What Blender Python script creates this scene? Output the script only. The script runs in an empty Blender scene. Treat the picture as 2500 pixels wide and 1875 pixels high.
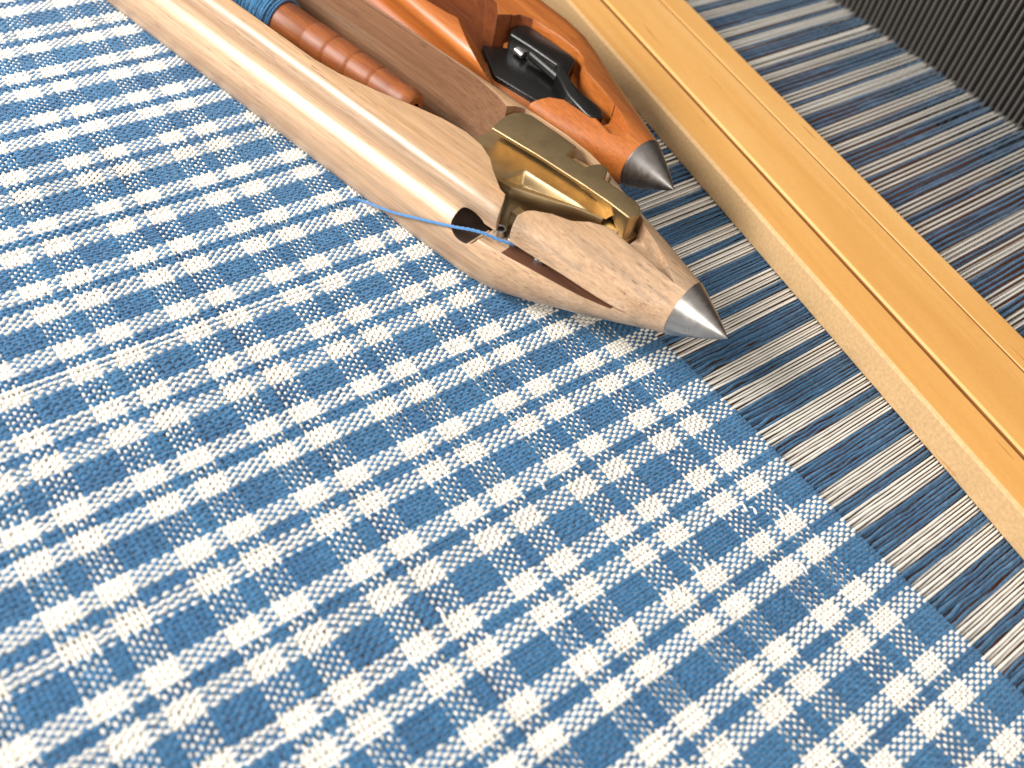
import bpy, bmesh, math, random
import numpy as np
from mathutils import Matrix, Vector

# ------------------------------------------------------------------ scale: one unit U = one warp repeat = 21 mm
S = 0.021
scene = bpy.context.scene
COL = scene.collection
rng = np.random.default_rng(7)
random.seed(7)

# ------------------------------------------------------------------ camera
cam_data = bpy.data.cameras.new("camera")
cam = bpy.data.objects.new("camera", cam_data)
COL.objects.link(cam)
RM = [[0.7834118449, 0.3676780970, -0.5010775371],
      [-0.5960862422, 0.6727157779, -0.4383316941],
      [0.1759178020, 0.6420796673, 0.7461813638]]
CAM = np.array([-5.37736766, -6.35272338, 8.93140313])
mw = Matrix(RM).to_4x4()
mw.translation = Vector(CAM * S)
cam.matrix_world = mw
cam_data.sensor_width = 36.0
cam_data.lens = 2465.81 / 2500 * 36.0
cam_data.clip_start = 0.005
cam_data.clip_end = 20.0
cam_data.dof.use_dof = True
cam_data.dof.focus_distance = 12.9 * S
cam_data.dof.aperture_fstop = 12.5
scene.camera = cam

# ------------------------------------------------------------------ light of the room
world = bpy.data.worlds.new("World")
scene.world = world
world.use_nodes = True
bg = world.node_tree.nodes["Background"]
bg.inputs[0].default_value = (1.0, 0.91, 0.82, 1)
bg.inputs[1].default_value = 0.40

def area(name, loc, target, size, size_y, power, color):
    ld = bpy.data.lights.new(name, 'AREA')
    ld.shape = 'RECTANGLE'
    ld.size = size * S
    ld.size_y = size_y * S
    ld.energy = power
    ld.color = color
    o = bpy.data.objects.new(name, ld)
    COL.objects.link(o)
    l = Vector(loc) * S
    t = Vector(target) * S
    o.location = l
    o.rotation_euler = (t - l).to_track_quat('-Z', 'Y').to_euler()
    return o

area("window_light", (-20, 15, 18), (0, 2, 0), 14, 11, 6.4, (1.0, 0.965, 0.925))
area("lamp_light", (-7, -19, 15), (2, -1, 0), 8, 6, 1.05, (1.0, 0.96, 0.90))

scene.view_settings.view_transform = 'Standard'
scene.view_settings.look = 'None'
scene.view_settings.gamma = 1
scene.view_settings.exposure = 0.24
scene.cycles.max_bounces = 6
scene.cycles.diffuse_bounces = 3
scene.cycles.glossy_bounces = 3

# ------------------------------------------------------------------ helpers
def tag(o, label=None, cat=None, group=None, kind=None):
    if label: o['label'] = label
    if cat: o['category'] = cat
    if group: o['group'] = group
    if kind: o['kind'] = kind
    return o

def mk_mesh(name, verts, quads, mat=None, smooth=True, sharp=None):
    """verts Nx3 in units, quads Mx4 (or list of faces)"""
    me = bpy.data.meshes.new(name)
    v = np.asarray(verts, dtype=np.float32) * S
    if isinstance(quads, np.ndarray):
        n = len(quads)
        me.vertices.add(len(v)); me.vertices.foreach_set("co", v.ravel())
        k = quads.shape[1]
        me.loops.add(n * k); me.loops.foreach_set("vertex_index", quads.ravel().astype(np.int32))
        me.polygons.add(n)
        me.polygons.foreach_set("loop_start", np.arange(0, n * k, k, dtype=np.int32))
        me.update(calc_edges=True)
    else:
        me.from_pydata([tuple(map(float, x)) for x in v], [], quads)
        me.update()
    if mat: me.materials.append(mat)
    if smooth:
        me.polygons.foreach_set("use_smooth", [True] * len(me.polygons))
        if sharp: me.set_sharp_from_angle(angle=math.radians(sharp))
    return me

def link(name, me, parent=None):
    o = bpy.data.objects.new(name, me)
    COL.objects.link(o)
    if parent: o.parent = parent
    return o

def empty(name, loc=(0, 0, 0), axis_x=None):
    o = bpy.data.objects.new(name, None)
    COL.objects.link(o)
    o.empty_display_size = 0.01
    m = Matrix.Identity(4)
    if axis_x is not None:
        u = Vector(axis_x).normalized(); z = Vector((0, 0, 1)); n = z.cross(u)
        m = Matrix((u, n, z)).transposed().to_4x4()
    m.translation = Vector(loc) * S
    o.matrix_world = m
    return o

def tube(P, ra, rb, sides=6, lobes=0.0, twist=0.0, closed_ends=False, up=(0, 0, 1)):
    """tube along path P; ra = lateral radius, rb = vertical radius (scalars or arrays)"""
    P = np.asarray(P, float); n = len(P)
    T = np.gradient(P, axis=0); T /= np.linalg.norm(T, axis=1)[:, None]
    up = np.asarray(up, float)
    L = np.cross(np.tile(up, (n, 1)), T); L /= np.linalg.norm(L, axis=1)[:, None]
    Nn = np.cross(T, L)
    d = np.r_[0, np.cumsum(np.linalg.norm(np.diff(P, axis=0), axis=1))]
    th = np.linspace(0, 2 * np.pi, sides, endpoint=False)
    ra = np.broadcast_to(ra, n)[:, None]; rb = np.broadcast_to(rb, n)[:, None]
    m = 1 + lobes * np.cos(2 * (th[None, :]) - twist * d[:, None])
    V = P[:, None, :] + (np.cos(th)[None, :] * ra * m)[..., None] * L[:, None, :] + (np.sin(th)[None, :] * rb * m)[..., None] * Nn[:, None, :]
    V = V.reshape(-1, 3)
    i = np.arange(n - 1)[:, None] * sides; j = np.arange(sides)[None, :]; j2 = (j + 1) % sides
    Q = np.stack([i + j, i + j2, i + sides + j2, i + sides + j], -1).reshape(-1, 4)
    return V, Q

def revolve(profile, axis_pts, sides=48, x0=None):
    """profile list of (t, r); axis_pts: two points A, B with t measured along A->B from A"""
    A = np.array(axis_pts[0], float); B = np.array(axis_pts[1], float)
    u = (B - A) / np.linalg.norm(B - A)
    l = np.cross((0, 0, 1), u); l /= np.linalg.norm(l); w = np.cross(u, l)
    th = np.linspace(0, 2 * np.pi, sides, endpoint=False)
    V = []
    for t, r in profile:
        c = A + u * t
        V.append(c + r * (np.cos(th)[:, None] * l + np.sin(th)[:, None] * w))
    V = np.concatenate(V); n = len(profile)
    i = np.arange(n - 1)[:, None] * sides; j = np.arange(sides)[None, :]; j2 = (j + 1) % sides
    Q = np.stack([i + j, i + j2, i + sides + j2, i + sides + j], -1).reshape(-1, 4)
    return V, Q

# ------------------------------------------------------------------ materials
def new_mat(name):
    m = bpy.data.materials.new(name); m.use_nodes = True
    nt = m.node_tree
    b = nt.nodes["Principled BSDF"]
    return m, nt, b

def N(nt, t, **kw):
    n = nt.nodes.new(t)
    for k, v in kw.items(): setattr(n, k, v)
    return n

def coords(nt, scale=(1, 1, 1), rot=(0, 0, 0)):
    tc = N(nt, 'ShaderNodeTexCoord'); mp = N(nt, 'ShaderNodeMapping')
    mp.inputs['Scale'].default_value = [s / S for s in scale]
    mp.inputs['Rotation'].default_value = rot
    nt.links.new(tc.outputs['Object'], mp.inputs['Vector'])
    return mp.outputs['Vector']

def noise(nt, vec, scale, detail=4, rough=0.55, dist=0.0):
    n = N(nt, 'ShaderNodeTexNoise')
    n.inputs['Scale'].default_value = scale; n.inputs['Detail'].default_value = detail
    n.inputs['Roughness'].default_value = rough; n.inputs['Distortion'].default_value = dist
    nt.links.new(vec, n.inputs['Vector'])
    return n.outputs['Fac']

def ramp(nt, fac, stops):
    r = N(nt, 'ShaderNodeValToRGB')
    el = r.color_ramp.elements
    while len(el) < len(stops): el.new(0.5)
    for e, (p, c) in zip(el, stops):
        e.position = p; e.color = (c[0], c[1], c[2], 1) if not isinstance(c, (int, float)) else (c, c, c, 1)
    nt.links.new(fac, r.inputs['Fac'])
    return r.outputs['Color']

def mixc(nt, fac, a, b, mode='MIX'):
    m = N(nt, 'ShaderNodeMix', data_type='RGBA', blend_type=mode)
    for sock, v in ((m.inputs['Factor'], fac), (m.inputs[6], a), (m.inputs[7], b)):
        if isinstance(v, (int, float)): sock.default_value = v
        elif isinstance(v, tuple): sock.default_value = (*v, 1)
        else: nt.links.new(v, sock)
    return m.outputs[2]

def bump(nt, b, h, strength, dist, bevel=None):
    bp = N(nt, 'ShaderNodeBump')
    bp.inputs['Strength'].default_value = strength
    bp.inputs['Distance'].default_value = dist * S
    if h is not None: nt.links.new(h, bp.inputs['Height'])
    if bevel:
        bv = N(nt, 'ShaderNodeBevel', samples=4); bv.inputs['Radius'].default_value = bevel * S
        nt.links.new(bv.outputs['Normal'], bp.inputs['Normal'])
    nt.links.new(bp.outputs['Normal'], b.inputs['Normal'])

def wood(name, light, mid, dark, pore, grain=(0.10, 3.2, 3.2), pores=0.5, blotch=0.5, rough=0.38, coat=0.25, bevel=0.03, grey=None, warm=None):
    m, nt, b = new_mat(name)
    v = coords(nt, grain)
    g = noise(nt, v, 1.6, 8, 0.68, 0.25)
    base = ramp(nt, g, [(0.30, dark), (0.46, mid), (0.64, light)])
    v1 = coords(nt, (0.35, 1, 1))
    bl = noise(nt, v1, 0.9, 2, 0.5)
    base = mixc(nt, ramp(nt, bl, [(0.38, 0.0), (0.68, blotch)]), base, mid, 'MIX')
    if grey is not None:
        vg = coords(nt, (0.07, 2.6, 2.6))
        gg = noise(nt, vg, 1.1, 3, 0.6, 0.4)
        base = mixc(nt, ramp(nt, gg, [(0.50, 0.0), (0.62, 0.65)]), base, grey)
    if warm is not None:
        # top tinted warmer than the glare-bleached sides: light effect put into the colour
        tc = N(nt, 'ShaderNodeTexCoord'); sp = N(nt, 'ShaderNodeSeparateXYZ'); nt.links.new(tc.outputs['Object'], sp.inputs[0])
        mr = N(nt, 'ShaderNodeMapRange'); mr.inputs['From Min'].default_value = 1.30 * S; mr.inputs['From Max'].default_value = 1.43 * S
        mr.inputs['To Max'].default_value = 0.7
        nt.links.new(sp.outputs['Z'], mr.inputs['Value'])
        wm = mixc(nt, 0.6, base, warm)
        base = mixc(nt, mr.outputs[0], base, wm)
    # fine fibre
    v2 = coords(nt, (0.8, 24, 24))
    f = noise(nt, v2, 1.5, 4, 0.75)
    base = mixc(nt, 0.75, base, ramp(nt, f, [(0.3, 0.50), (0.66, 1.0)]), 'MULTIPLY')
    # pores: short dark dashes
    v3 = coords(nt, (2.6, 34, 34))
    p = noise(nt, v3, 1.4, 1, 0.5)
    pf = ramp(nt, p, [(0.62, 0.0), (0.72, 1.0)])
    v4 = coords(nt, (0.5, 1.2, 1.2)); pm = noise(nt, v4, 1.3, 2)
    pmm = ramp(nt, pm, [(0.40, 0.15), (0.62, 1.0)])
    fac = mixc(nt, 1.0, pf, pmm, 'MULTIPLY')
    fac2 = mixc(nt, 1.0, fac, (pores, pores, pores), 'MULTIPLY')
    base = mixc(nt, fac2, base, pore)
    nt.links.new(base, b.inputs['Base Color'])
    b.inputs['Roughness'].default_value = rough
    b.inputs['Coat Weight'].default_value = coat
    b.inputs['Coat Roughness'].default_value = 0.36
    bump(nt, b, f, 0.12, 0.01, bevel)
    return m

M = {}
M['pale'] = wood('pale_shuttle_wood', (0.74, 0.51, 0.335), (0.61, 0.395, 0.238), (0.43, 0.262, 0.155), (0.13, 0.065, 0.035),
                 pores=0.75, rough=0.36, coat=0.32, bevel=0.02, grey=(0.34, 0.25, 0.175), warm=(0.64, 0.36, 0.16))
M['amber'] = wood('amber_shuttle_wood', (0.60, 0.195, 0.042), (0.50, 0.145, 0.028), (0.37, 0.095, 0.018), (0.2, 0.05, 0.02),
                  pores=0.2, rough=0.36, coat=0.3)
M['pirn'] = wood('pirn_wood', (0.43, 0.130, 0.026), (0.31, 0.083, 0.018), (0.14, 0.038, 0.014), (0.12, 0.035, 0.02),
                 grain=(0.5, 1.8, 1.8), grey=(0.17, 0.055, 0.03), pores=0.6, rough=0.5, coat=0.08)
M['board'] = wood('red_board_wood', (0.42, 0.15, 0.055), (0.16, 0.065, 0.03), (0.06, 0.028, 0.016), (0.1, 0.03, 0.02),
                  pores=0.3, rough=0.5, coat=0.1, bevel=None)

M['inside'] = wood('shaded_cavity_wood', (0.36, 0.19, 0.10), (0.27, 0.13, 0.065), (0.19, 0.08, 0.038), (0.08, 0.03, 0.02),
                   pores=0.7, rough=0.6, coat=0.0, grey=(0.30, 0.20, 0.13))  # pale shuttle's cavity: shade of the hollow painted in as browner wood
M['inside2'] = wood('shaded_amber_wood', (0.26, 0.075, 0.018), (0.20, 0.052, 0.014), (0.13, 0.034, 0.010), (0.08, 0.02, 0.01),
                    pores=0.3, rough=0.5, coat=0.05)  # darker copy of the amber wood, paints the shade inside its cavity
M['bore'] = wood('shaded_bore_wood', (0.05, 0.028, 0.018), (0.035, 0.02, 0.013), (0.02, 0.012, 0.009), (0.01, 0.006, 0.004),
                 pores=0.3, rough=0.6, coat=0.0)  # near-black colour stands in for the shade inside the yarn hole
M['slot'] = wood('shaded_slot_wood', (0.17, 0.065, 0.03), (0.12, 0.045, 0.022), (0.07, 0.028, 0.015), (0.03, 0.012, 0.008), pores=0.4, rough=0.6, coat=0.0)  # shade in the slot put into the wood colour
M['groove'] = wood('shaded_groove_wood', (0.50, 0.21, 0.06), (0.42, 0.17, 0.045), (0.33, 0.12, 0.035), (0.12, 0.04, 0.01),
                   pores=0.3, rough=0.55, coat=0.0, bevel=None)  # darker tone paints the shadow lying in the bar's grooves

def bar_wood():
    m, nt, b = new_mat('honey_bar_wood')
    v = coords(nt, (0.09, 1.1, 1.1))
    g = noise(nt, v, 1.5, 5, 0.55, 0.5)
    base = ramp(nt, g, [(0.25, (0.74, 0.37, 0.095)), (0.5, (0.83, 0.44, 0.13)), (0.75, (0.90, 0.53, 0.19))])
    # mottled maple fleck seen on the sawn edges
    v2 = coords(nt, (7, 22, 22)); f = noise(nt, v2, 1.6, 3, 0.7)
    base = mixc(nt, 0.22, base, ramp(nt, f, [(0.3, 0.6), (0.7, 1.0)]), 'MULTIPLY')
    # front edge painted paler: the glare on that side is in the colour
    geo = N(nt, 'ShaderNodeNewGeometry')
    tc = N(nt, 'ShaderNodeTexCoord'); sx = N(nt, 'ShaderNodeSeparateXYZ')
    nt.links.new(tc.outputs['Normal'], sx.inputs[0])
    ab = N(nt, 'ShaderNodeMath', operation='ABSOLUTE'); nt.links.new(sx.outputs['Z'], ab.inputs[0])
    inv = N(nt, 'ShaderNodeMath', operation='SUBTRACT', use_clamp=True); inv.inputs[0].default_value = 1.0
    nt.links.new(ab.outputs[0], inv.inputs[1])
    sc = N(nt, 'ShaderNodeMath', operation='MULTIPLY', use_clamp=True); sc.inputs[1].default_value = 4.0
    nt.links.new(inv.outputs[0], sc.inputs[0]); inv = sc
    so = N(nt, 'ShaderNodeSeparateXYZ'); nt.links.new(tc.outputs['Object'], so.inputs[0])
    gt = N(nt, 'ShaderNodeMath', operation='GREATER_THAN'); gt.inputs[1].default_value = -0.07 * S; nt.links.new(so.outputs['Y'], gt.inputs[0])
    mu = N(nt, 'ShaderNodeMath', operation='MULTIPLY'); nt.links.new(gt.outputs[0], mu.inputs[0]); nt.links.new(inv.outputs[0], mu.inputs[1]); inv = mu
    v3 = coords(nt, (9, 9, 9)); f3 = noise(nt, v3, 2.2, 4, 0.7)
    pale = ramp(nt, f3, [(0.30, (0.50, 0.31, 0.14)), (0.62, (0.66, 0.44, 0.22))])
    base = mixc(nt, inv.outputs[0], base, pale)
    # a few reddish gum streaks
    v4 = coords(nt, (0.55, 9, 9)); s = noise(nt, v4, 1.25, 2, 0.5)
    sf = ramp(nt, s, [(0.685, 0.0), (0.74, 0.6)])
    base = mixc(nt, sf, base, (0.42, 0.11, 0.02))
    nt.links.new(base, b.inputs['Base Color'])
    b.inputs['Roughness'].default_value = 0.5
    b.inputs['Coat Weight'].default_value = 0.12; b.inputs['Coat Roughness'].default_value = 0.35
    bump(nt, b, f3, 0.08, 0.01, 0.02)
    return m
M['bar'] = bar_wood()

def yarn_mat(name, c1, c2, fuzz=0.3, rough=0.85, fib=0.35, lo=0.42):
    m, nt, b = new_mat(name)
    v = coords(nt, (11, 26, 26)); f = noise(nt, v, 1.3, 4, 0.7)
    oi = N(nt, 'ShaderNodeObjectInfo')
    v2 = coords(nt, (0.9, 0.9, 0.9)); g = noise(nt, v2, 2.3, 3)
    base = mixc(nt, ramp(nt, g, [(0.3, 0.0), (0.7, 1.0)]), c1, c2)
    base = mixc(nt, fib, base, ramp(nt, f, [(0.30, lo), (0.64, 1.0)]), 'MULTIPLY')
    mr = N(nt, 'ShaderNodeMapRange'); mr.inputs['To Min'].default_value = 0.86; mr.inputs['To Max'].default_value = 1.06
    nt.links.new(oi.outputs['Random'], mr.inputs['Value'])
    hs = N(nt, 'ShaderNodeHueSaturation'); nt.links.new(mr.outputs[0], hs.inputs['Value']); nt.links.new(base, hs.inputs['Color'])
    nt.links.new(hs.outputs[0], b.inputs['Base Color'])
    b.inputs['Roughness'].default_value = rough
    b.inputs['Sheen Weight'].default_value = fuzz
    b.inputs['Sheen Roughness'].default_value = 0.5
    b.inputs['Specular IOR Level'].default_value = 0.2
    bump(nt, b, f, 0.5, 0.012)
    return m
M['white'] = yarn_mat('white_cotton', (0.93, 0.91, 0.85), (0.89, 0.86, 0.79), 0.1, 0.8, 0.20)
M['blue'] = yarn_mat('blue_wool', (0.062, 0.245, 0.470), (0.026, 0.130, 0.305), 0.5, 0.9, 0.85, 0.24)
M['strand'] = yarn_mat('bright_blue_yarn', (0.085, 0.26, 0.56), (0.06, 0.20, 0.46), 0.4, 0.8, 0.4)

def metal(name, col, rough, dark=None, bevel=0.02, scale=3.0, spread=0.3, fine=(16, 3, 3)):
    m, nt, b = new_mat(name)
    v = coords(nt, (1, 1, 1)); g = noise(nt, v, scale, 5, 0.6)
    base = ramp(nt, g, [(0.3, dark or tuple(c * 0.7 for c in col)), (0.65, col)])
    nt.links.new(base, b.inputs['Base Color'])
    b.inputs['Metallic'].default_value = 1.0
    v2 = coords(nt, fine); g2 = noise(nt, v2, 3, 5, 0.75)
    rr = ramp(nt, g2, [(0.3, rough * (1 - spread)), (0.7, min(1, rough * (1 + spread * 1.3)))])
    nt.links.new(rr, b.inputs['Roughness'])
    v3 = coords(nt, (30, 30, 30)); g3 = noise(nt, v3, 2, 2)
    bump(nt, b, g3, 0.10, 0.006, bevel)
    return m
M['steel'] = metal('turned_steel', (0.56, 0.545, 0.53), 0.34, (0.36, 0.33, 0.31))
M['steel_dark'] = metal('dull_steel', (0.36, 0.34, 0.33), 0.40, (0.22, 0.20, 0.19))
M['brass'] = metal('aged_brass', (0.64, 0.49, 0.27), 0.43, (0.48, 0.36, 0.20), bevel=0.035, spread=0.08, fine=(12, 12, 12))
m, nt, b = new_mat('black_plastic')
b.inputs['Base Color'].default_value = (0.006, 0.006, 0.006, 1); b.inputs['Roughness'].default_value = 0.30
bump(nt, b, noise(nt, coords(nt, (20, 20, 20)), 2, 2), 0.08, 0.01, 0.03)
M['black'] = m
m, nt, b = new_mat('reed_wire_steel')
b.inputs['Base Color'].default_value = (0.19, 0.18, 0.165, 1); b.inputs['Roughness'].default_value = 0.45; b.inputs['Metallic'].default_value = 0.3
M['wire'] = m
m, nt, b = new_mat('shade_backdrop')
dk = ramp(nt, noise(nt, coords(nt, (0.9, 0.9, 0.9)), 1.5, 4), [(0.35, (0.005, 0.005, 0.006)), (0.7, (0.022, 0.016, 0.011))])
nt.links.new(dk, b.inputs['Base Color']); b.inputs['Roughness'].default_value = 0.9
M['backdrop'] = m

# ------------------------------------------------------------------ the setting: board below and dark loom space behind
def box_v(x0, x1, y0, y1, z0, z1):
    V = [(x0, y0, z0), (x1, y0, z0), (x1, y1, z0), (x0, y1, z0), (x0, y0, z1), (x1, y0, z1), (x1, y1, z1), (x0, y1, z1)]
    F = [(0, 3, 2, 1), (4, 5, 6, 7), (0, 1, 5, 4), (1, 2, 6, 5), (2, 3, 7, 6), (3, 0, 4, 7)]
    return V, F
V, F = box_v(-14, 12.0, -14, 16, -1.15, -0.62)
o = link('loom_board', mk_mesh('loom_board', V, F, M['board'], smooth=False)); tag(o, kind='structure')
V, F = box_v(12.6, 13.0, -24, 34, -3, 12)  # added dark sheet standing in for the unlit space behind the reed
o = link('backdrop', mk_mesh('backdrop', V, F, M['backdrop'], smooth=False)); tag(o, kind='structure')

# ------------------------------------------------------------------ the cloth: every thread is woven geometry
REP_X = 1.2869
NR = 23
EW = [0.0455] * 8 + [0.0415] * 6 + [0.0465] * 3 + [0.0415] * 6      # spacing of the 23 warp ends of a repeat
PW = [0.0580] * 8 + [0.0535] * 6 + [0.0590] * 3 + [0.0535] * 6      # spacing of the 23 picks of a repeat
EW = np.array(EW) / sum(EW); PW = np.array(PW) / sum(PW) * REP_X
EC = np.cumsum(EW) - EW / 2 - EW[:8].sum() / 2                      # end centres, wide blue stripe round 0
PC = np.cumsum(PW) - PW / 2 - PW[:8].sum() / 2
PICK = REP_X / NR
END = 1.0 / NR
def end_y(i): return -(EC[i % NR] + i // NR)
def pick_x(j): return PC[j % NR] + (j // NR) * REP_X              # j counts along +x
JF = 2 * NR + 7                                                      # last pick at the fell
FELL = pick_x(JF) + PW[7] / 2
_ji = np.arange(-9 * NR, JF + 2); _jx = np.array([pick_x(int(j)) for j in _ji])
_ei = np.arange(-12 * NR, 11 * NR)[::-1]; _ey = np.array([end_y(int(i)) for i in _ei])
def pick_index(x): return np.interp(x, _jx, _ji)
def end_index(y): return np.interp(y, _ey, _ei)
cloth = empty('woven_cloth', (0, 0, 0))
tag(cloth, 'blue and white checked handwoven cloth with its bare warp threads stretched to the reed', 'cloth')
AMP = 0.0165; AMPW = 0.0206
X0 = -7.9
XEND = 12.56

def wv(c): return c * (1.25 - 0.25 * c * c)

def smooth_noise(n, step, amp):
    k = max(3, int(n / step) + 3)
    a = rng.normal(0, amp, k)
    x = np.linspace(0, k - 1.001, n); i = x.astype(int); f = x - i; f = f * f * (3 - 2 * f)
    return a[i] * (1 - f) + a[np.minimum(i + 1, k - 1)] * f

def warp_mesh(blue, par, k):
    xw = np.arange(X0, FELL + PICK * 0.5, PICK / 4)
    xf = np.arange(FELL + PICK * 0.7, FELL + 1.2, 0.05)
    xg = np.arange(FELL + 1.2, XEND, 0.12)
    x = np.r_[xw, xf, xg]
    ph = np.pi * pick_index(x) + np.pi * par
    z = AMPW * wv(np.cos(ph))
    free = x > FELL - PICK * 0.5
    zl = AMPW * wv(np.cos(np.pi * JF + np.pi * par)) * np.ones_like(x)
    d = np.clip(x - FELL, 0, 99)
    zl = zl * np.exp(-d / 0.25) + (0.0 if par == 1 else -0.016) * (1 - np.exp(-d / 0.3)) - (0.0 if par == 1 else 0.006) * d
    z = np.where(free, zl, z)
    y = smooth_noise(len(x), 9, 0.0022)
    fr = (0.0062 if blue else 0.0016)
    y = y + np.where(free, smooth_noise(len(x), 5, fr), 0)
    P = np.c_[x - FELL, y, z]
    if blue:
        base = 0.0240; rr = base * (1 + smooth_noise(len(x), 4, 0.15)); ra = rr; rb = rr * 0.9
        ra = np.where(free, rr * 0.76, ra); rb = np.where(free, rr * 0.78, rb); lob, tw = 0.13, 2 * np.pi / 0.10 * 2
    else:
        rr = 0.0190 * (1 + smooth_noise(len(x), 6, 0.05)); ra = rr; rb = rr * 0.92
        ra = np.where(free, rr * 0.84, ra); rb = np.where(free, rr * 0.84, rb); lob, tw = 0.06, 2 * np.pi / 0.12 * 2
    V, Q = tube(P, ra, rb, 6, lob, tw)
    return mk_mesh('warp_thread', V, Q, M['blue' if blue else 'white'])

Y0, Y1 = -8.5, 10.5
BEAT = None
def beat(y):
    return 0.008 * np.sin(y * 1.7 + 0.4) + 0.005 * np.sin(y * 4.3 + 1.0) + 0.003 * np.sin(y * 9.1)

def weft_mesh(blue, par, k):
    y = np.arange(Y0, Y1, END / 4)
    ph = np.pi * end_index(y) + np.pi * par
    z = -0.0108 * wv(np.cos(ph))
    x = beat(y) + smooth_noise(len(y), 14, 0.0032) + smooth_noise(len(y), 90, 0.004)
    P = np.c_[x, y, z]
    if blue:
        rr = 0.0275 * (1 + smooth_noise(len(y), 6, 0.14)); V, Q = tube(P, rr, rr * 0.70, 6, 0.13, 2 * np.pi / 0.11 * 2)
    else:
        rr = 0.0168 * (1 + smooth_noise(len(y), 6, 0.10)); V, Q = tube(P, rr, rr * 0.80, 6, 0.06, 2 * np.pi / 0.12 * 2)
    return mk_mesh('weft_thread', V, Q, M['blue' if blue else 'white'])

NV = 5
WM = {(b, p): [warp_mesh(b, p, k) for k in range(NV)] for b in (0, 1) for p in (0, 1)}
FM = {(b, p): [weft_mesh(b, p, k) for k in range(NV)] for b in (0, 1) for p in (0, 1)}

warps = []
for i in range(-10 * NR, int(8.2 * NR)):
    pos = i % NR
    blue = pos < 8 or 14 <= pos < 17
    yc = end_y(i) + (0.0024 if i % 2 == 0 else -0.0024)             # two ends share a dent of the reed
    warps.append((i, blue, yc))
# the 300 nearest to the camera stay single threads
warps.sort(key=lambda w: abs(w[2] + 3.2))
near, far = warps[:296], warps[296:]
yref = 0.5 * END
def warp_par(i):
    return i % 2
for i, blue, yc in near:
    me = random.choice(WM[(int(blue), warp_par(i))])
    o = link('warp_thread', me, cloth)
    o.location = (FELL * S, (yc + random.gauss(0, 0.0012)) * S, random.gauss(0, 0.001) * S)
    o.rotation_euler.z = random.gauss(0, 0.0013 if blue else 0.0013)
# remaining warps as one joined part
Vs, Qs, mi, off = [], [], [], 0
for i, blue, yc in far:
    me = random.choice(WM[(int(blue), warp_par(i))])
    n = len(me.vertices); a = np.empty(n * 3, np.float32); me.vertices.foreach_get('co', a); a = a.reshape(-1, 3) / S
    q = np.empty(len(me.loops), np.int32); me.loops.foreach_get('vertex_index', q); q = q.reshape(-1, 4)
    # keep only what the far part needs
    a = a + np.array([FELL, yc + random.gauss(0, 0.0012), 0]); a[:, 1] += (a[:, 0] - FELL) * random.gauss(0, 0.0009)
    Vs.append(a); Qs.append(q + off); off += n; mi += [int(blue)] * len(q)
me = mk_mesh('far_warp_threads', np.concatenate(Vs), np.concatenate(Qs), M['white'])
me.materials.append(M['blue']); me.polygons.foreach_set('material_index', mi)
o = link('far_warp_threads', me, cloth); tag(o, kind='stuff')
del Vs, Qs

# wefts: last pick (the fell) is j = 0 counting backwards
# warp i lies over pick j when cos(pi * (j + i)) > 0, and the weft dips there
for j in range(JF, JF - 7 * NR - 30, -1):
    x = pick_x(j)
    if x < X0: break
    pos = j % NR
    blue = pos < 8 or 14 <= pos < 17
    par = j % 2
    me = random.choice(FM[(int(blue), par)])
    o = link('weft_thread', me, cloth)
    o.location = ((x + random.gauss(0, 0.0022)) * S, 0, random.gauss(0, 0.0010) * S)
    o.rotation_euler.z = random.gauss(0, 0.0003)

# fine fibres standing off the wool
def fuzz(n, x0, x1, y0, y1, only_blue=True):
    x = rng.uniform(x0, x1, n); y = rng.uniform(y0, y1, n)
    wi = np.round(end_index(y)).astype(int) % NR
    wb = (wi < 8) | ((wi >= 14) & (wi < 17))
    jj = np.round(pick_index(x)).astype(int) % NR
    fb = (jj < 8) | ((jj >= 14) & (jj < 17))
    keep = np.where(x > FELL, wb, wb | fb)
    x, y = x[keep], y[keep]; n = len(x)
    a = rng.uniform(0, 2 * np.pi, n); L = rng.uniform(0.03, 0.085, n) * np.where(x > FELL, 1.8, 1.0); c = rng.normal(0, 0.9, n)
    pts = []
    for s in (0, .33, .66, 1.0):
        aa = a + c * s
        pts.append(np.c_[x + L * s * np.cos(aa), y + L * s * np.sin(aa), 0.022 + 0.030 * np.sin(np.pi * (0.15 + s * 0.8)) * rng.uniform(0.4, 1.2, n) - (x > FELL) * 0.01])
    w = 0.0014
    V = []
    for k, p in enumerate(pts):
        aa = a + c * (k / 3) + np.pi / 2
        dx = np.c_[np.cos(aa), np.sin(aa), 0 * aa] * w * (1 - 0.25 * k)
        V += [p - dx, p + dx]
    V = np.stack(V, 1).reshape(-1, 3)
    b = np.arange(n)[:, None] * 8
    Q = np.concatenate([b + np.array([[k * 2, k * 2 + 1, k * 2 + 3, k * 2 + 2]]) for k in range(3)], 0)
    return V, Q
V, Q = fuzz(110000, -6.5, 8, -8, 9)
o = link('wool_fuzz', mk_mesh('wool_fuzz', V, Q, M['blue'], smooth=False), cloth); tag(o, kind='stuff')

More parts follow.
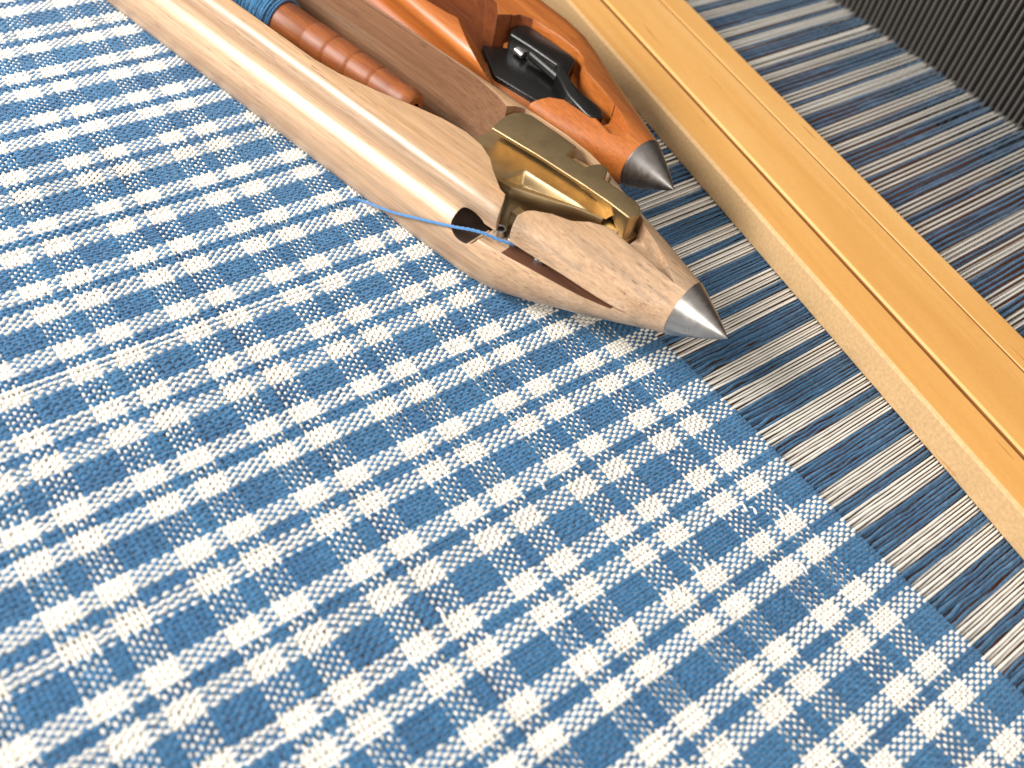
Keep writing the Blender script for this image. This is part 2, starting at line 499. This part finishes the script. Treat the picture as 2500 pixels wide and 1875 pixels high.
# a few slack weft loops standing up where the beat was uneven
def cloth_point(u_, v_, z=0.03):
    d = np.array(RM) @ np.array([(u_ - 1250) / 2465.81, -(v_ - 937.5) / 2465.81, -1.0])
    return CAM + (z - CAM[2]) / d[2] * d
for (u_, v_) in [(1818, 1238), (1842, 1246), (1905, 1252), (1928, 1243), (1700, 1392), (1727, 1382), (1632, 1448), (1655, 1436), (1548, 1528), (1420, 1640), (1452, 1622), (1322, 1180), (1080, 1500), (1962, 1385), (820, 1120), (1170, 870)]:
    p0 = cloth_point(u_, v_); q = np.linspace(0, 1, 14); L_ = random.uniform(0.13, 0.19)
    P = np.c_[p0[0] + 0.01 * np.sin(q * 5) + 0 * q, p0[1] - L_ * (q - 0.5), 0.012 + random.uniform(0.012, 0.020) * np.sin(np.pi * q)]
    V, Q = tube(P, 0.0170, 0.0135, 8, 0.06, 60)
    link('loose_loop', mk_mesh('loose_loop', V, Q, M['white']), cloth)

# ------------------------------------------------------------------ shuttles
def lerp_table(tab, t):
    xs = [r[0] for r in tab]
    return [float(np.interp(t, xs, [r[k] for r in tab])) for k in range(1, len(tab[0]))]

def profile_r(groove=1.0):
    """radius of the straight body section against angle, centre (0, .725)"""
    g = groove
    L = [(-0.0, 0.0), (-0.55, 0.0), (-0.80, 0.03), (-0.94, 0.12), (-1.02, 0.26), (-1.065, 0.45), (-1.075, 0.62), (-1.06, 0.76), (-1.01 + .0 * g, 0.85),
         (-0.935, 0.92), (-0.890, 0.99), (-0.893, 1.06), (-0.925, 1.14), (-0.975, 1.21), (-0.980, 1.27), (-0.962, 1.33), (-0.92, 1.385), (-0.85, 1.425), (-0.76, 1.445), (-0.60, 1.45), (0, 1.45)]
    R_ = [(-x, z) for x, z in L[::-1]]
    P = np.array(L + R_[1:-1]); P[:, 1] -= 0.725
    ang = np.arctan2(P[:, 1], P[:, 0]); rad = np.hypot(P[:, 0], P[:, 1])
    return P

def polar_section(P, M_=112):
    th = np.linspace(-np.pi, np.pi, M_, endpoint=False) + 1e-4
    out = []
    n = len(P)
    for a in th:
        d = np.array([math.cos(a), math.sin(a)]); best = None
        for k in range(n):
            p, q = P[k], P[(k + 1) % n]
            e = q - p; den = d[0] * e[1] - d[1] * e[0]
            if abs(den) < 1e-9: continue
            r = (p[0] * e[1] - p[1] * e[0]) / den; s = (p[0] * d[1] - p[1] * d[0]) / den
            if r > 0 and -1e-6 <= s <= 1 + 1e-6 and (best is None or r < best): best = r
        out.append(best)
    return th, np.array(out)

TH, RS = polar_section(profile_r())
TABLE = [(-3.3, 1.07, 0.725, 0.725, 0.0), (-2.9, 1.055, 0.72, 0.728, 0.10), (-2.6, 1.02, 0.70, 0.735, 0.30), (-2.25, 0.945, 0.66, 0.752, 0.55), (-1.9, 0.855, 0.605, 0.785, 0.75),
         (-1.6, 0.765, 0.555, 0.815, 0.88), (-1.3, 0.655, 0.495, 0.855, 0.95), (-0.95, 0.50, 0.42, 0.90, 1.0), (-0.65, 0.365, 0.355, 0.935, 1.0)]

def shuttle_body_mesh(length=20.0, wscale=1.0, tip_z=0.95):
    half = [-3.3 - 0.0] + [r[0] for r in TABLE[1:]]
    ts = list(np.linspace(-length / 2, -3.3, 24)) + list(np.linspace(-3.22, -0.65, 34))
    ts = [-length - t for t in ts[::-1]][:-1] + ts
    rings = []
    for t in ts:
        tt = t if t > -length / 2 else -length - t
        w, hh, zc, bl = lerp_table(TABLE, max(tt, -3.3))
        r = RS
        sx, sz = r * np.cos(TH), r * np.sin(TH)
        A = np.c_[sx * w / 1.07, zc + sz * hh / 0.725]
        B = np.c_[w * np.cos(TH), zc + hh * np.sin(TH)]
        C_ = A * (1 - bl) + B * bl
        rings.append(np.c_[np.full(len(TH), t), C_[:, 0] * wscale, C_[:, 1] + (tip_z - 0.95) * max(0, 0)])
    V = np.concatenate(rings); n = len(ts); m = len(TH)
    i = np.arange(n - 1)[:, None] * m; j = np.arange(m)[None, :]; j2 = (j + 1) % m
    Q = np.stack([i + j, i + j2, i + m + j2, i + m + j], -1).reshape(-1, 4).tolist()
    Q.append(list(range(m))[::-1]); Q.append([(n - 1) * m + k for k in range(m)])
    return V, Q

def raw_mesh(V, F):
    me = bpy.data.meshes.new('tmp'); me.from_pydata([tuple(map(float, v)) for v in V], [], F); me.update()
    bm = bmesh.new(); bm.from_mesh(me); bmesh.ops.recalc_face_normals(bm, faces=bm.faces); bm.to_mesh(me); bm.free()
    return me

def smooth_poly(pts, it=2, keep=()):
    """corner cutting (Chaikin) of a closed polygon"""
    P = [np.array(p, float) for p in pts]
    for _ in range(it):
        out = []
        for k in range(len(P)):
            a, b = P[k], P[(k + 1) % len(P)]
            out += [a * 0.75 + b * 0.25, a * 0.25 + b * 0.75]
        P = out
    return [tuple(p) for p in P]

def prism(poly, z0, z1, inset=0.0):
    """polygon (t, s) extruded from z0 to z1; z0 may be a function of (t, s)"""
    f0 = z0 if callable(z0) else (lambda t, s: z0)
    f1 = z1 if callable(z1) else (lambda t, s: z1)
    n = len(poly)
    V = [(t, s, f0(t, s)) for t, s in poly] + [(t, s, f1(t, s)) for t, s in poly]
    F = [tuple(range(n))[::-1], tuple(range(n, 2 * n))] + [(k, (k + 1) % n, n + (k + 1) % n, n + k) for k in range(n)]
    return V, F

def cut(base, cutters):
    ob = bpy.data.objects.new('tmp_base', base); COL.objects.link(ob)
    tmp = [ob]
    for V, F in cutters:
        c = bpy.data.objects.new('tmp_cut', raw_mesh(V, F)); COL.objects.link(c); tmp.append(c)
        md = ob.modifiers.new('b', 'BOOLEAN'); md.operation = 'DIFFERENCE'; md.solver = 'EXACT'; md.object = c
    dg = bpy.context.evaluated_depsgraph_get()
    me = bpy.data.meshes.new_from_object(ob.evaluated_get(dg))
    for t in tmp: bpy.data.objects.remove(t)
    me.transform(Matrix.Scale(S, 4))
    return me

def finish(me, name, mat, sharp=35):
    me.name = name; me.materials.clear(); me.materials.append(mat)
    me.polygons.foreach_set('use_smooth', [True] * len(me.polygons))
    me.set_sharp_from_angle(angle=math.radians(sharp)); me.update()
    return me

def regions(me, rules):
    """rules: list of (material, test(t, s, z, normal)); the first one that holds wins"""
    for m_, _ in rules: me.materials.append(m_)
    for p_ in me.polygons:
        c = p_.center / S
        for k, (_, f) in enumerate(rules):
            if f(c[0], c[1], c[2], p_.normal): p_.material_index = k + 1; break
    return me

def steel_tip(parent, mat, w=1.0):
    prof = [(-0.03, 0.28), (-0.004, 0.345), (0.010, 0.366)] + [(0.65 * x, 0.372 * (1 - x) ** 0.86) for x in np.linspace(0.03, 0.985, 22)] + [(0.652, 0.0005)]
    V, Q = revolve(prof, ((-0.655, 0, 0.935), (0, 0, 0.95)), 64)
    V = np.asarray(V); V[:, 1] *= w
    o = link('steel_tip', mk_mesh('steel_tip', V, Q, mat, sharp=50), parent)
    V2, Q2 = revolve([(0, 0.3), (0.012, 0.368), (0.02, 0.368), (0.03, 0.30)], ((-0.672, 0, 0.935), (0, 0, 0.95)), 64)
    return o

# ---- shuttle one: pale wood with brass tension box
T1 = (2.64, -2.37)
import_T1 = None
U1 = (0.197, -0.981, 0)
# tip lies on the camera ray through the photographed point at height .95
sh1 = empty('weaving_shuttle', (2.6448, -2.3646, 0.02), U1)
tag(sh1, 'pale wooden shuttle in front with brass tension box and blue yarn at its side', 'shuttle', 'weaving shuttles lying on the cloth')

V, F = shuttle_body_mesh()
base = raw_mesh(V, F)
cav = [(-16.5, -0.74), (-6.3, -0.73), (-5.9, -0.68), (-5.35, -0.54), (-4.84, -0.37), (-4.45, -0.26), (-4.09, -0.215), (-3.80, -0.25), (-3.55, -0.36), (-3.38, -0.50), (-3.10, -0.68), (-2.9, -0.72),
       (-2.69, -0.70), (-2.62, -0.60), (-2.45, -0.46), (-2.22, -0.35), (-2.07, -0.20), (-1.90, -0.10), (-1.76, -0.05), (-1.69, 0.06), (-1.685, 0.36), (-1.74, 0.50), (-1.86, 0.60), (-2.36, 0.615), (-2.43, 0.67),
       (-2.47, 0.78), (-2.55, 0.85), (-2.80, 0.86), (-3.80, 0.87), (-4.00, 0.83), (-4.10, 0.74), (-4.16, 0.64), (-4.40, 0.72), (-4.9, 0.82), (-5.6, 0.86), (-6.4, 0.87), (-16.5, 0.87)]
c1 = prism(cav, 0.34, 2.2)
gap = [(-3.05, -0.62), (-2.93, -0.80), (-2.84, -1.0), (-2.80, -1.5), (-2.62, -1.5), (-2.655, -0.95), (-2.70, -0.80), (-2.66, -0.62)]
c2 = prism(gap, 0.92, 2.2)
# long tapering slot under the nose
def slot_cutter():
    st = [(-3.35, 0.87, 1.00, -0.30), (-3.1, 0.88, 1.00, -0.30), (-2.7, 0.895, 1.01, -0.30), (-2.3, 0.90, 1.00, -0.34), (-1.9, 0.893, 0.98, -0.38), (-1.55, 0.875, 0.94, -0.40), (-1.25, 0.862, 0.895, -0.42), (-1.08, 0.852, 0.865, -0.50)]
    V = []
    for t, z0, z1, s in st: V += [(t, -1.6, z0 - 0.06), (t, s, z0), (t, s, z1), (t, -1.6, z1 + 0.04)]
    n = len(st); F = [(0, 1, 2, 3), tuple((n - 1) * 4 + k for k in (3, 2, 1, 0))]
    for i in range(n - 1):
        for k in range(4): F.append((i * 4 + k, i * 4 + (k + 1) % 4, i * 4 + 4 + (k + 1) % 4, i * 4 + 4 + k))
    return V, F
c3 = slot_cutter()
# oval yarn exit
th = np.linspace(0, 2 * np.pi, 28, endpoint=False)
hv = [(-3.26 + 0.23 * math.cos(a), -1.6, 0.90 + 0.20 * math.sin(a)) for a in th] + [(-3.26 + 0.22 * math.cos(a), -0.1, 0.90 + 0.19 * math.sin(a)) for a in th]
hf = [tuple(range(28))[::-1], tuple(range(28, 56))] + [(k, (k + 1) % 28, 28 + (k + 1) % 28, 28 + k) for k in range(28)]
c4 = (hv, hf)
# carved wedge in front of the tension box
vf = [(-1.75, -0.09), (-1.75, 0.44), (-1.35, 0.22), (-0.83, -0.12)]
def vz(t, s): return 1.06 + 0.215 * (t + 1.75) / 0.92 - 0.05 * max(0, 1 - abs(s - 0.1) / 0.3)
c5 = prism(vf, vz, 2.2)
me = cut(base, [c1, c2, c3, c4, c5])
me = finish(me, 'shuttle_body', M['pale'])
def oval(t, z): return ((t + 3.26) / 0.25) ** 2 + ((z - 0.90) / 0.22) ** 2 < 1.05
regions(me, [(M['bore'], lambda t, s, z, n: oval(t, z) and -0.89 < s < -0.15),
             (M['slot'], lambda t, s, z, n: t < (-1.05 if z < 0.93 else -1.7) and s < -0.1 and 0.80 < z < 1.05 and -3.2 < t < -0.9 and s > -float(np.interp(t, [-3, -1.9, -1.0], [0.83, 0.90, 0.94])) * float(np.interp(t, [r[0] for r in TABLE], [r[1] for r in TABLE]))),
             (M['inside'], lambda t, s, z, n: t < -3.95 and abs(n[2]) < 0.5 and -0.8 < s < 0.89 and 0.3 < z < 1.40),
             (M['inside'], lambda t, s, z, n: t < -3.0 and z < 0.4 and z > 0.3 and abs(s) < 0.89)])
link('shuttle_body', me, sh1)
steel_tip(sh1, M['steel'])

def beveled(name, V, F, mat, parent, width=0.02, seg=2, sharp=40):
    me = bpy.data.meshes.new(name); me.from_pydata([tuple(map(float, v)) for v in V], [], F); me.update()
    bm = bmesh.new(); bm.from_mesh(me); bmesh.ops.recalc_face_normals(bm, faces=bm.faces)
    ed = [e for e in bm.edges if len(e.link_faces) == 2 and e.calc_face_angle(0) > math.radians(28)]
    bmesh.ops.bevel(bm, geom=ed, offset=width, segments=seg, affect='EDGES', profile=0.6, clamp_overlap=True)
    bm.to_mesh(me); bm.free(); me.transform(Matrix.Scale(S, 4))
    me.materials.append(mat); me.polygons.foreach_set('use_smooth', [True] * len(me.polygons)); me.set_sharp_from_angle(angle=math.radians(sharp))
    return link(name, me, parent)

# brass block
blk = [(-3.98, 0.14), (-4.03, 0.32), (-4.05, 0.50), (-4.035, 0.64), (-3.98, 0.73), (-3.86, 0.79), (-3.50, 0.785), (-3.08, 0.77), (-3.04, 0.53), (-2.74, 0.54), (-2.71, 0.67), (-2.67, 0.74), (-2.60, 0.765),
       (-2.53, 0.73), (-2.49, 0.66), (-2.46, 0.545), (-1.95, 0.54), (-1.84, 0.50), (-1.775, 0.42), (-1.76, 0.33), (-1.80, 0.215), (-2.10, 0.235), (-2.49, 0.235), (-3.28, 0.205)]
V, F = prism(blk, lambda t, s: 1.22 if t < -2.2 else 1.05, 1.425)
nb_ = len(blk)
for k in range(nb_):                       # the left wall of the block leans inward below its bright lip
    t, s_, z = V[k]
    if s_ < 0.34 and t < -2.05: V[k] = (t, s_ + 0.20, z)
beveled('brass_block', V, F, M['brass'], sh1, 0.022, 3)
# step in the block notch
V, F = prism([(-3.07, 0.54), (-2.73, 0.55), (-2.73, 0.80), (-3.07, 0.78)], 1.1, 1.27)
beveled('notch_plate', V, F, M['brass'], sh1, 0.012, 2)
# lower brass flap with dished pocket
def flap():
    na, nb = 160, 110
    front = [(-4.15, -0.10), (-3.75, -0.30), (-3.42, -0.37), (-3.18, -0.33), (-2.92, -0.21), (-2.67, -0.09), (-2.40, 0.07), (-2.12, 0.20)]
    fx = [p[0] for p in front]; fy = [p[1] for p in front]
    ts = np.linspace(-4.15, -2.12, na); V = []
    def inside(t, s):
        # pocket triangle (-3.3,-.2) (-3.25,.1) (-2.45,.16)
        A, B, C_ = np.array((-3.40, -0.25)), np.array((-3.34, 0.12)), np.array((-2.36, 0.18)); p = np.array((t, s)); d = 9
        for a, b in ((A, C_), (C_, B), (B, A)):
            e = b - a; nrm = np.array((-e[1], e[0])) / np.linalg.norm(e); d = min(d, float(nrm @ (p - a)))
        return d
    for a, t in enumerate(ts):
        s0 = float(np.interp(t, fx, fy)); s1 = 0.62
        for b_ in range(nb):
            s = s0 + (s1 - s0) * (b_ / (nb - 1)) ** 1.2
            e = (s - s0)
            z = 1.20 + 0.045 * math.exp(-(e / 0.045) ** 2) - 0.02 * (1 - math.exp(-e / 0.2))
            d = inside(t, s)
            x = min(1, max(0, (d + 0.02) / 0.115)); z -= 0.17 * x * x * (3 - 2 * x)
            z -= 0.10 * max(0, (t + 2.5)) / 0.4 * 0.5
            V.append((t, s, z))
    F = []
    for a in range(na - 1):
        for b_ in range(nb - 1): F.append((a * nb + b_, a * nb + nb + b_, a * nb + nb + b_ + 1, a * nb + b_ + 1))
    # skirt under the front edge
    rows = [(-0.012, 0.03), (-0.02, 0.09), (0.02, 0.17), (0.04, 0.28), (0.02, 0.42), (-0.03, 0.60)]
    prev = [a * nb for a in range(na)]
    for ds, dz in rows:
        cur = []
        for a, t in enumerate(ts):
            x, y, z = V[a * nb]; k = 1.0 + 0.9 * math.exp(-((t + 2.75) / 0.18) ** 2)
            cur.append(len(V)); V.append((x, y + ds - (dz ** 1.5) * 0.45 * math.exp(-((t + 2.8) / 0.30) ** 2), z - dz))
        for a in range(na - 1): F.append((prev[a], cur[a], cur[a + 1], prev[a + 1]))
        prev = cur
    return V, F
V, F = flap()
me = mk_mesh('brass_flap', V, F, M['brass'], sharp=60)
link('brass_flap', me, sh1)
V, F = prism([(-2.97, -0.56), (-2.60, -0.56), (-2.60, -0.42), (-2.97, -0.40)], 0.66, 1.12)
beveled('brass_post', V, F, M['brass'], sh1, 0.02, 2)
V, F = prism([(-4.1, 0.05), (-1.78, 0.18), (-1.72, 0.5), (-2.4, 0.6), (-2.5, 0.84), (-4.1, 0.85)], 0.36, 1.05)
beveled('brass_base', V, F, M['brass'], sh1, 0.02, 2)
# two small steel eyelets in the slot
for k, (t, s, z) in enumerate([(-2.93, -0.74, 0.86), (-2.72, -0.74, 0.86), (-2.30, -0.72, 0.84)]):
    V, Q = revolve([(0, 0.045), (0, 0.075), (0.17, 0.075), (0.17, 0.045), (0, 0.045)], ((t, s, z - 0.06), (t + 0.001, s - 0.001, z + 0.1)), 16)
    link('eyelet', mk_mesh('eyelet', V, Q, M['steel'], sharp=40), sh1)

# ---- pirn inside shuttle one
pirn = empty('yarn_pirn', (2.6448, -2.3646, 0.02), U1)
tag(pirn, 'turned orange brown wooden pirn wound with blue yarn inside the pale shuttle', 'bobbin')
ax = ((-5.32, 0.19, 0.92), (-14, -0.02, 0.80))
prof = [(0.0, 0.06), (0.0, 0.16), (0.04, 0.205), (0.16, 0.225), (0.30, 0.205), (0.42, 0.225)]
for k, t in enumerate((0.70, 1.13, 1.56, 1.99)):
    r = 0.232 + 0.014 * k
    prof += [(t - 0.36 if k else t - 0.2, r - 0.003), (t - 0.05, r + 0.003), (t - 0.014, r + 0.002), (t, r - 0.011), (t + 0.014, r - 0.001)]
prof += [(2.9, 0.30), (4.6, 0.345), (9.0, 0.35), (9.0, 0.0)]
V, Q = revolve(prof, ax, 48)
link('pirn_core', mk_mesh('pirn_core', V, Q, M['pirn'], sharp=40), pirn)
def winding():
    A = np.array(ax[0], float); B = np.array(ax[1], float); u = (B - A) / np.linalg.norm(B - A)
    l = np.cross((0, 0, 1), u); l /= np.linalg.norm(l); w = np.cross(u, l)
    Vs, Qs, off = [], [], 0
    # cone of base layer so that no wood shows through
    for layer, (t0, t1, r0, r1, pitch, sk) in enumerate([(2.56, 8.4, 0.305, 0.44, 0.030, 1), (2.60, 8.4, 0.315, 0.46, 0.036, -1), (2.66, 8.4, 0.33, 0.48, 0.044, 2.2), (2.74, 8.4, 0.35, 0.495, 0.060, -2.5), (2.80, 8.4, 0.36, 0.505, 0.085, 3)]):
        turns = (t1 - t0) / pitch; n = int(turns * 22)
        q = np.linspace(0, 1, n); a = q * turns * 2 * np.pi
        tt = t0 + (t1 - t0) * q + sk * 0.035 * np.sin(a + 0.6) + smooth_noise(n, 30, 0.02)
        rr = r0 + (r1 - r0) * np.clip((tt - t0) / 0.85, 0, 1) ** 0.8 + smooth_noise(n, 20, 0.004)
        P = A + u * tt[:, None] + rr[:, None] * (np.cos(a)[:, None] * l + np.sin(a)[:, None] * w)
        V, Q = tube(P, 0.017, 0.017, 5, 0.1, 60.0, up=tuple(u))
        Vs.append(V); Qs.append(Q + off); off += len(V)
    return np.concatenate(Vs), np.concatenate(Qs)
V, Q = winding()
link('wound_yarn', mk_mesh('wound_yarn', V, Q, M['blue']), pirn)

# ---- yarn strand leaving the shuttle and dropping onto the cloth
def back(u_, v_, z):
    d = np.array(RM) @ np.array([(u_ - 1250) / 2465.81, -(v_ - 937.5) / 2465.81, -1.0])
    t = (z - CAM[2]) / d[2]; return CAM + t * d
strand_pts = [back(1275, 600, 0.97), back(1255, 596, 0.99), back(1235, 591, 1.00), back(1212, 583, 1.00), back(1185, 571, 1.00), back(1150, 561, 0.95), back(1110, 554, 0.86), back(1060, 543, 0.74),
              back(1010, 531, 0.60), back(965, 520, 0.44), back(930, 508, 0.28), back(905, 498, 0.14), back(885, 491, 0.045), back(868, 488, 0.035), back(850, 488, 0.02)]
P = np.array(strand_pts)
def catmull(P, k=10):
    out = []
    Q = np.vstack([2 * P[0] - P[1], P, 2 * P[-1] - P[-2]])
    for i in range(1, len(Q) - 2):
        for s in np.linspace(0, 1, k, endpoint=False):
            a, b_, c, d = Q[i - 1], Q[i], Q[i + 1], Q[i + 2]
            out.append(0.5 * ((2 * b_) + (-a + c) * s + (2 * a - 5 * b_ + 4 * c - d) * s * s + (-a + 3 * b_ - 3 * c + d) * s ** 3))
    out.append(P[-1]); return np.array(out)
P = catmull(P, 14)
V, Q = tube(P, 0.0185, 0.0185, 12, 0.20, 2 * np.pi / 0.15 * 2)
o = link('yarn_strand', mk_mesh('yarn_strand', V, Q, M['strand']))
tag(o, 'bright blue yarn strand leaving the side hole of the pale shuttle onto the cloth', 'yarn')

# ---- shuttle two: amber wood with black tension box
U2 = (0.054, -0.9985, 0)
sh2 = empty('weaving_shuttle', (3.9610, -0.0371, 0.02), U2)
tag(sh2, 'orange brown wooden shuttle with black tension box between pale shuttle and honey coloured bar', 'shuttle', 'weaving shuttles lying on the cloth')
V, F = shuttle_body_mesh()
base = raw_mesh(V, F)
cav2 = [(-16.5, -0.82), (-4.7, -0.82), (-4.1, -0.72), (-3.80, -0.62), (-3.35, -0.52), (-3.25, -0.1), (-3.64, 0.05), (-3.66, 0.16), (-3.76, -0.06), (-4.02, 0.14), (-4.21, 0.17), (-4.5, 0.42), (-5.2, 0.80), (-16.5, 0.84)]
c1 = prism(cav2, 0.34, 2.2)
rec = [(-3.76, -0.40), (-3.20, -0.66), (-2.66, -0.92), (-2.50, -1.5), (-2.30, -1.5), (-2.12, -0.76), (-2.02, -0.56), (-1.86, -0.43), (-1.60, -0.38), (-1.40, -0.34), (-1.31, -0.26), (-1.30, -0.06), (-1.40, 0.10), (-1.80, 0.20), (-2.15, 0.24),
       (-2.32, 0.33), (-2.42, 0.44), (-2.60, 0.49), (-3.45, 0.36), (-3.62, 0.26)]
c2 = prism(rec, 1.02, 2.2)
# slope of the near arm down to the plate
q4 = [(-3.96, -0.66), (-2.80, -1.26), (-2.64, -0.90), (-3.80, -0.30)]
c3 = prism(q4, lambda t, s: 1.455 if (t, s) in q4[:2] else 1.05, 2.2)
vf2 = [(-1.42, -0.30), (-1.42, 0.12), (-1.05, -0.02), (-0.70, -0.27), (-0.9, -0.30)]
c4 = prism(vf2, lambda t, s: 1.16 + 0.20 * (t + 1.42) / 0.72 - 0.06 * max(0, 1 - abs(s + 0.1) / 0.25), 2.2)
me = cut(base, [c1, c2, c3, c4])
me = finish(me, 'shuttle_body', M['amber'])
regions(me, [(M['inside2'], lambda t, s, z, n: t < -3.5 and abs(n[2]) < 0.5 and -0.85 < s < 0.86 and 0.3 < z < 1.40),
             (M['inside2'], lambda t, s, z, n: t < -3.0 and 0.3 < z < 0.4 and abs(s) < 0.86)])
link('shuttle_body', me, sh2)
steel_tip(sh2, M['steel_dark'])
plate = [(-3.66, -0.36), (-3.60, -0.30), (-3.45, -0.10), (-3.3, 0.2), (-1.95, 0.12), (-1.86, -0.10), (-2.03, -0.40), (-2.10, -0.52), (-2.95, -0.70), (-3.02, -0.69)]
V, F = prism(plate, 0.90, 1.10)
beveled('black_plate', V, F, M['black'], sh2, 0.02, 2)
ub = [(-3.44, -0.08), (-3.52, 0.05), (-3.555, 0.20), (-3.53, 0.29), (-3.42, 0.345), (-2.62, 0.405), (-2.50, 0.38), (-2.40, 0.22), (-2.30, 0.06), (-2.10, 0.02), (-1.60, 0.03), (-1.47, 0.0), (-1.40, -0.10), (-1.42, -0.24), (-1.55, -0.28), (-2.0, -0.22), (-2.38, -0.10), (-2.52, 0.03), (-3.05, -0.02)]
V, F = prism(ub, lambda t, s: 0.98, lambda t, s: 1.34 - 0.10 * min(1, max(0, (t + 2.5) / 0.4)))
beveled('black_clamp', V, F, M['black'], sh2, 0.05, 4, 50)
V, Q = revolve([(0, 0.0), (0, 0.085), (0.62, 0.09), (0.62, 0.0)], ((-3.02, 0.03, 1.20), (-2.3, 0.0, 1.20)), 20)
link('black_roller', mk_mesh('black_roller', V, Q, M['black'], sharp=40), sh2)
V, Q = revolve([(0, 0.0), (0.0, 0.05), (0.17, 0.05), (0.17, 0.0)], ((-3.27, -0.06, 1.16), (-2.3, -0.08, 1.16)), 20)
link('steel_pin', mk_mesh('steel_pin', V, Q, M['steel'], sharp=40), sh2)

# ------------------------------------------------------------------ honey coloured bar with two grooves
d2 = np.array([0.18369, 0.98298]); e2 = np.array([0.98298, -0.18369])
bar = empty('wooden_bar', (5.33 * e2[0], 5.33 * e2[1], 0.03), (d2[0], d2[1], 0))
# local x along the bar, local y = z cross x = (-d.y, d.x) points to -e, so the bar spans y from 0 to -2.27
H = 0.46
def sec(g):
    return [(0.0, 0.0), (0.0, H - 0.035), (-0.045, H), (-0.600, H), (-0.604, H - 0.085), (-0.690, H - 0.085), (-0.694, H - 0.03), (-0.722, H), (-1.728, H), (-1.731, H - 0.09), (-1.766, H - 0.09), (-1.768, H - 0.012), (-1.778, H), (-2.22, H), (-2.26, H - 0.04), (-2.26, 0.0)]
xs = np.linspace(-13, 16, 40); V = []; sc_ = sec(0)
for x in xs:
    for y, z in sc_: V.append((x, y, z))
k = len(sc_); F = [tuple(range(k)), tuple((len(xs) - 1) * k + i for i in range(k))[::-1]]
for i in range(len(xs) - 1):
    for j in range(k): F.append((i * k + j, i * k + k + j, i * k + k + (j + 1) % k, i * k + (j + 1) % k))
me = raw_mesh(V, F); me.transform(Matrix.Scale(S, 4)); me.materials.append(M['bar']); me.materials.append(M['groove'])
for p_ in me.polygons:
    cy_, cz_ = p_.center[1] / S, p_.center[2] / S
    if (-0.72 < cy_ < -0.58 or -1.775 < cy_ < -1.72) and 0.2 < cz_ < H - 0.03: p_.material_index = 1
me.polygons.foreach_set('use_smooth', [True] * len(me.polygons)); me.set_sharp_from_angle(angle=math.radians(30))
bpy.data.objects.remove(bar)
bar = link('wooden_bar', me)
mm = Matrix(((d2[0], -d2[1], 0), (d2[1], d2[0], 0), (0, 0, 1))).to_4x4(); mm.translation = Vector((5.33 * e2[0] * S, 5.33 * e2[1] * S, 0.03 * S)); bar.matrix_world = mm
tag(bar, 'honey coloured flat wooden bar with two long grooves lying across the bare warp', 'bar')

# ------------------------------------------------------------------ reed: a row of thin flat wires
reed = empty('weaving_reed', (12.42, 0, 0))
tag(reed, 'dark metal reed of thin upright wires where the warp disappears', 'reed')
V, F = box_v(-0.06, 0.06, -0.010, 0.010, -2.4, 7.0)
wire = mk_mesh('reed_wire', V, F, M['wire'], smooth=False)
for k in range(-44, 103):
    o = link('reed_wire', wire, reed); o.location = (0, (k * 0.126 + random.gauss(0, 0.005) + 0.0) * S, 0)
    o.rotation_euler.x = random.gauss(0, 0.0022)
V, F = box_v(-0.14, 0.14, -6.5, 14, -2.7, -2.38)
link('lower_rail', mk_mesh('lower_rail', V, F, M['board'], smooth=False), reed)
V, F = box_v(-0.14, 0.14, -6.5, 14, 6.98, 7.3)
link('upper_rail', mk_mesh('upper_rail', V, F, M['board'], smooth=False), reed)
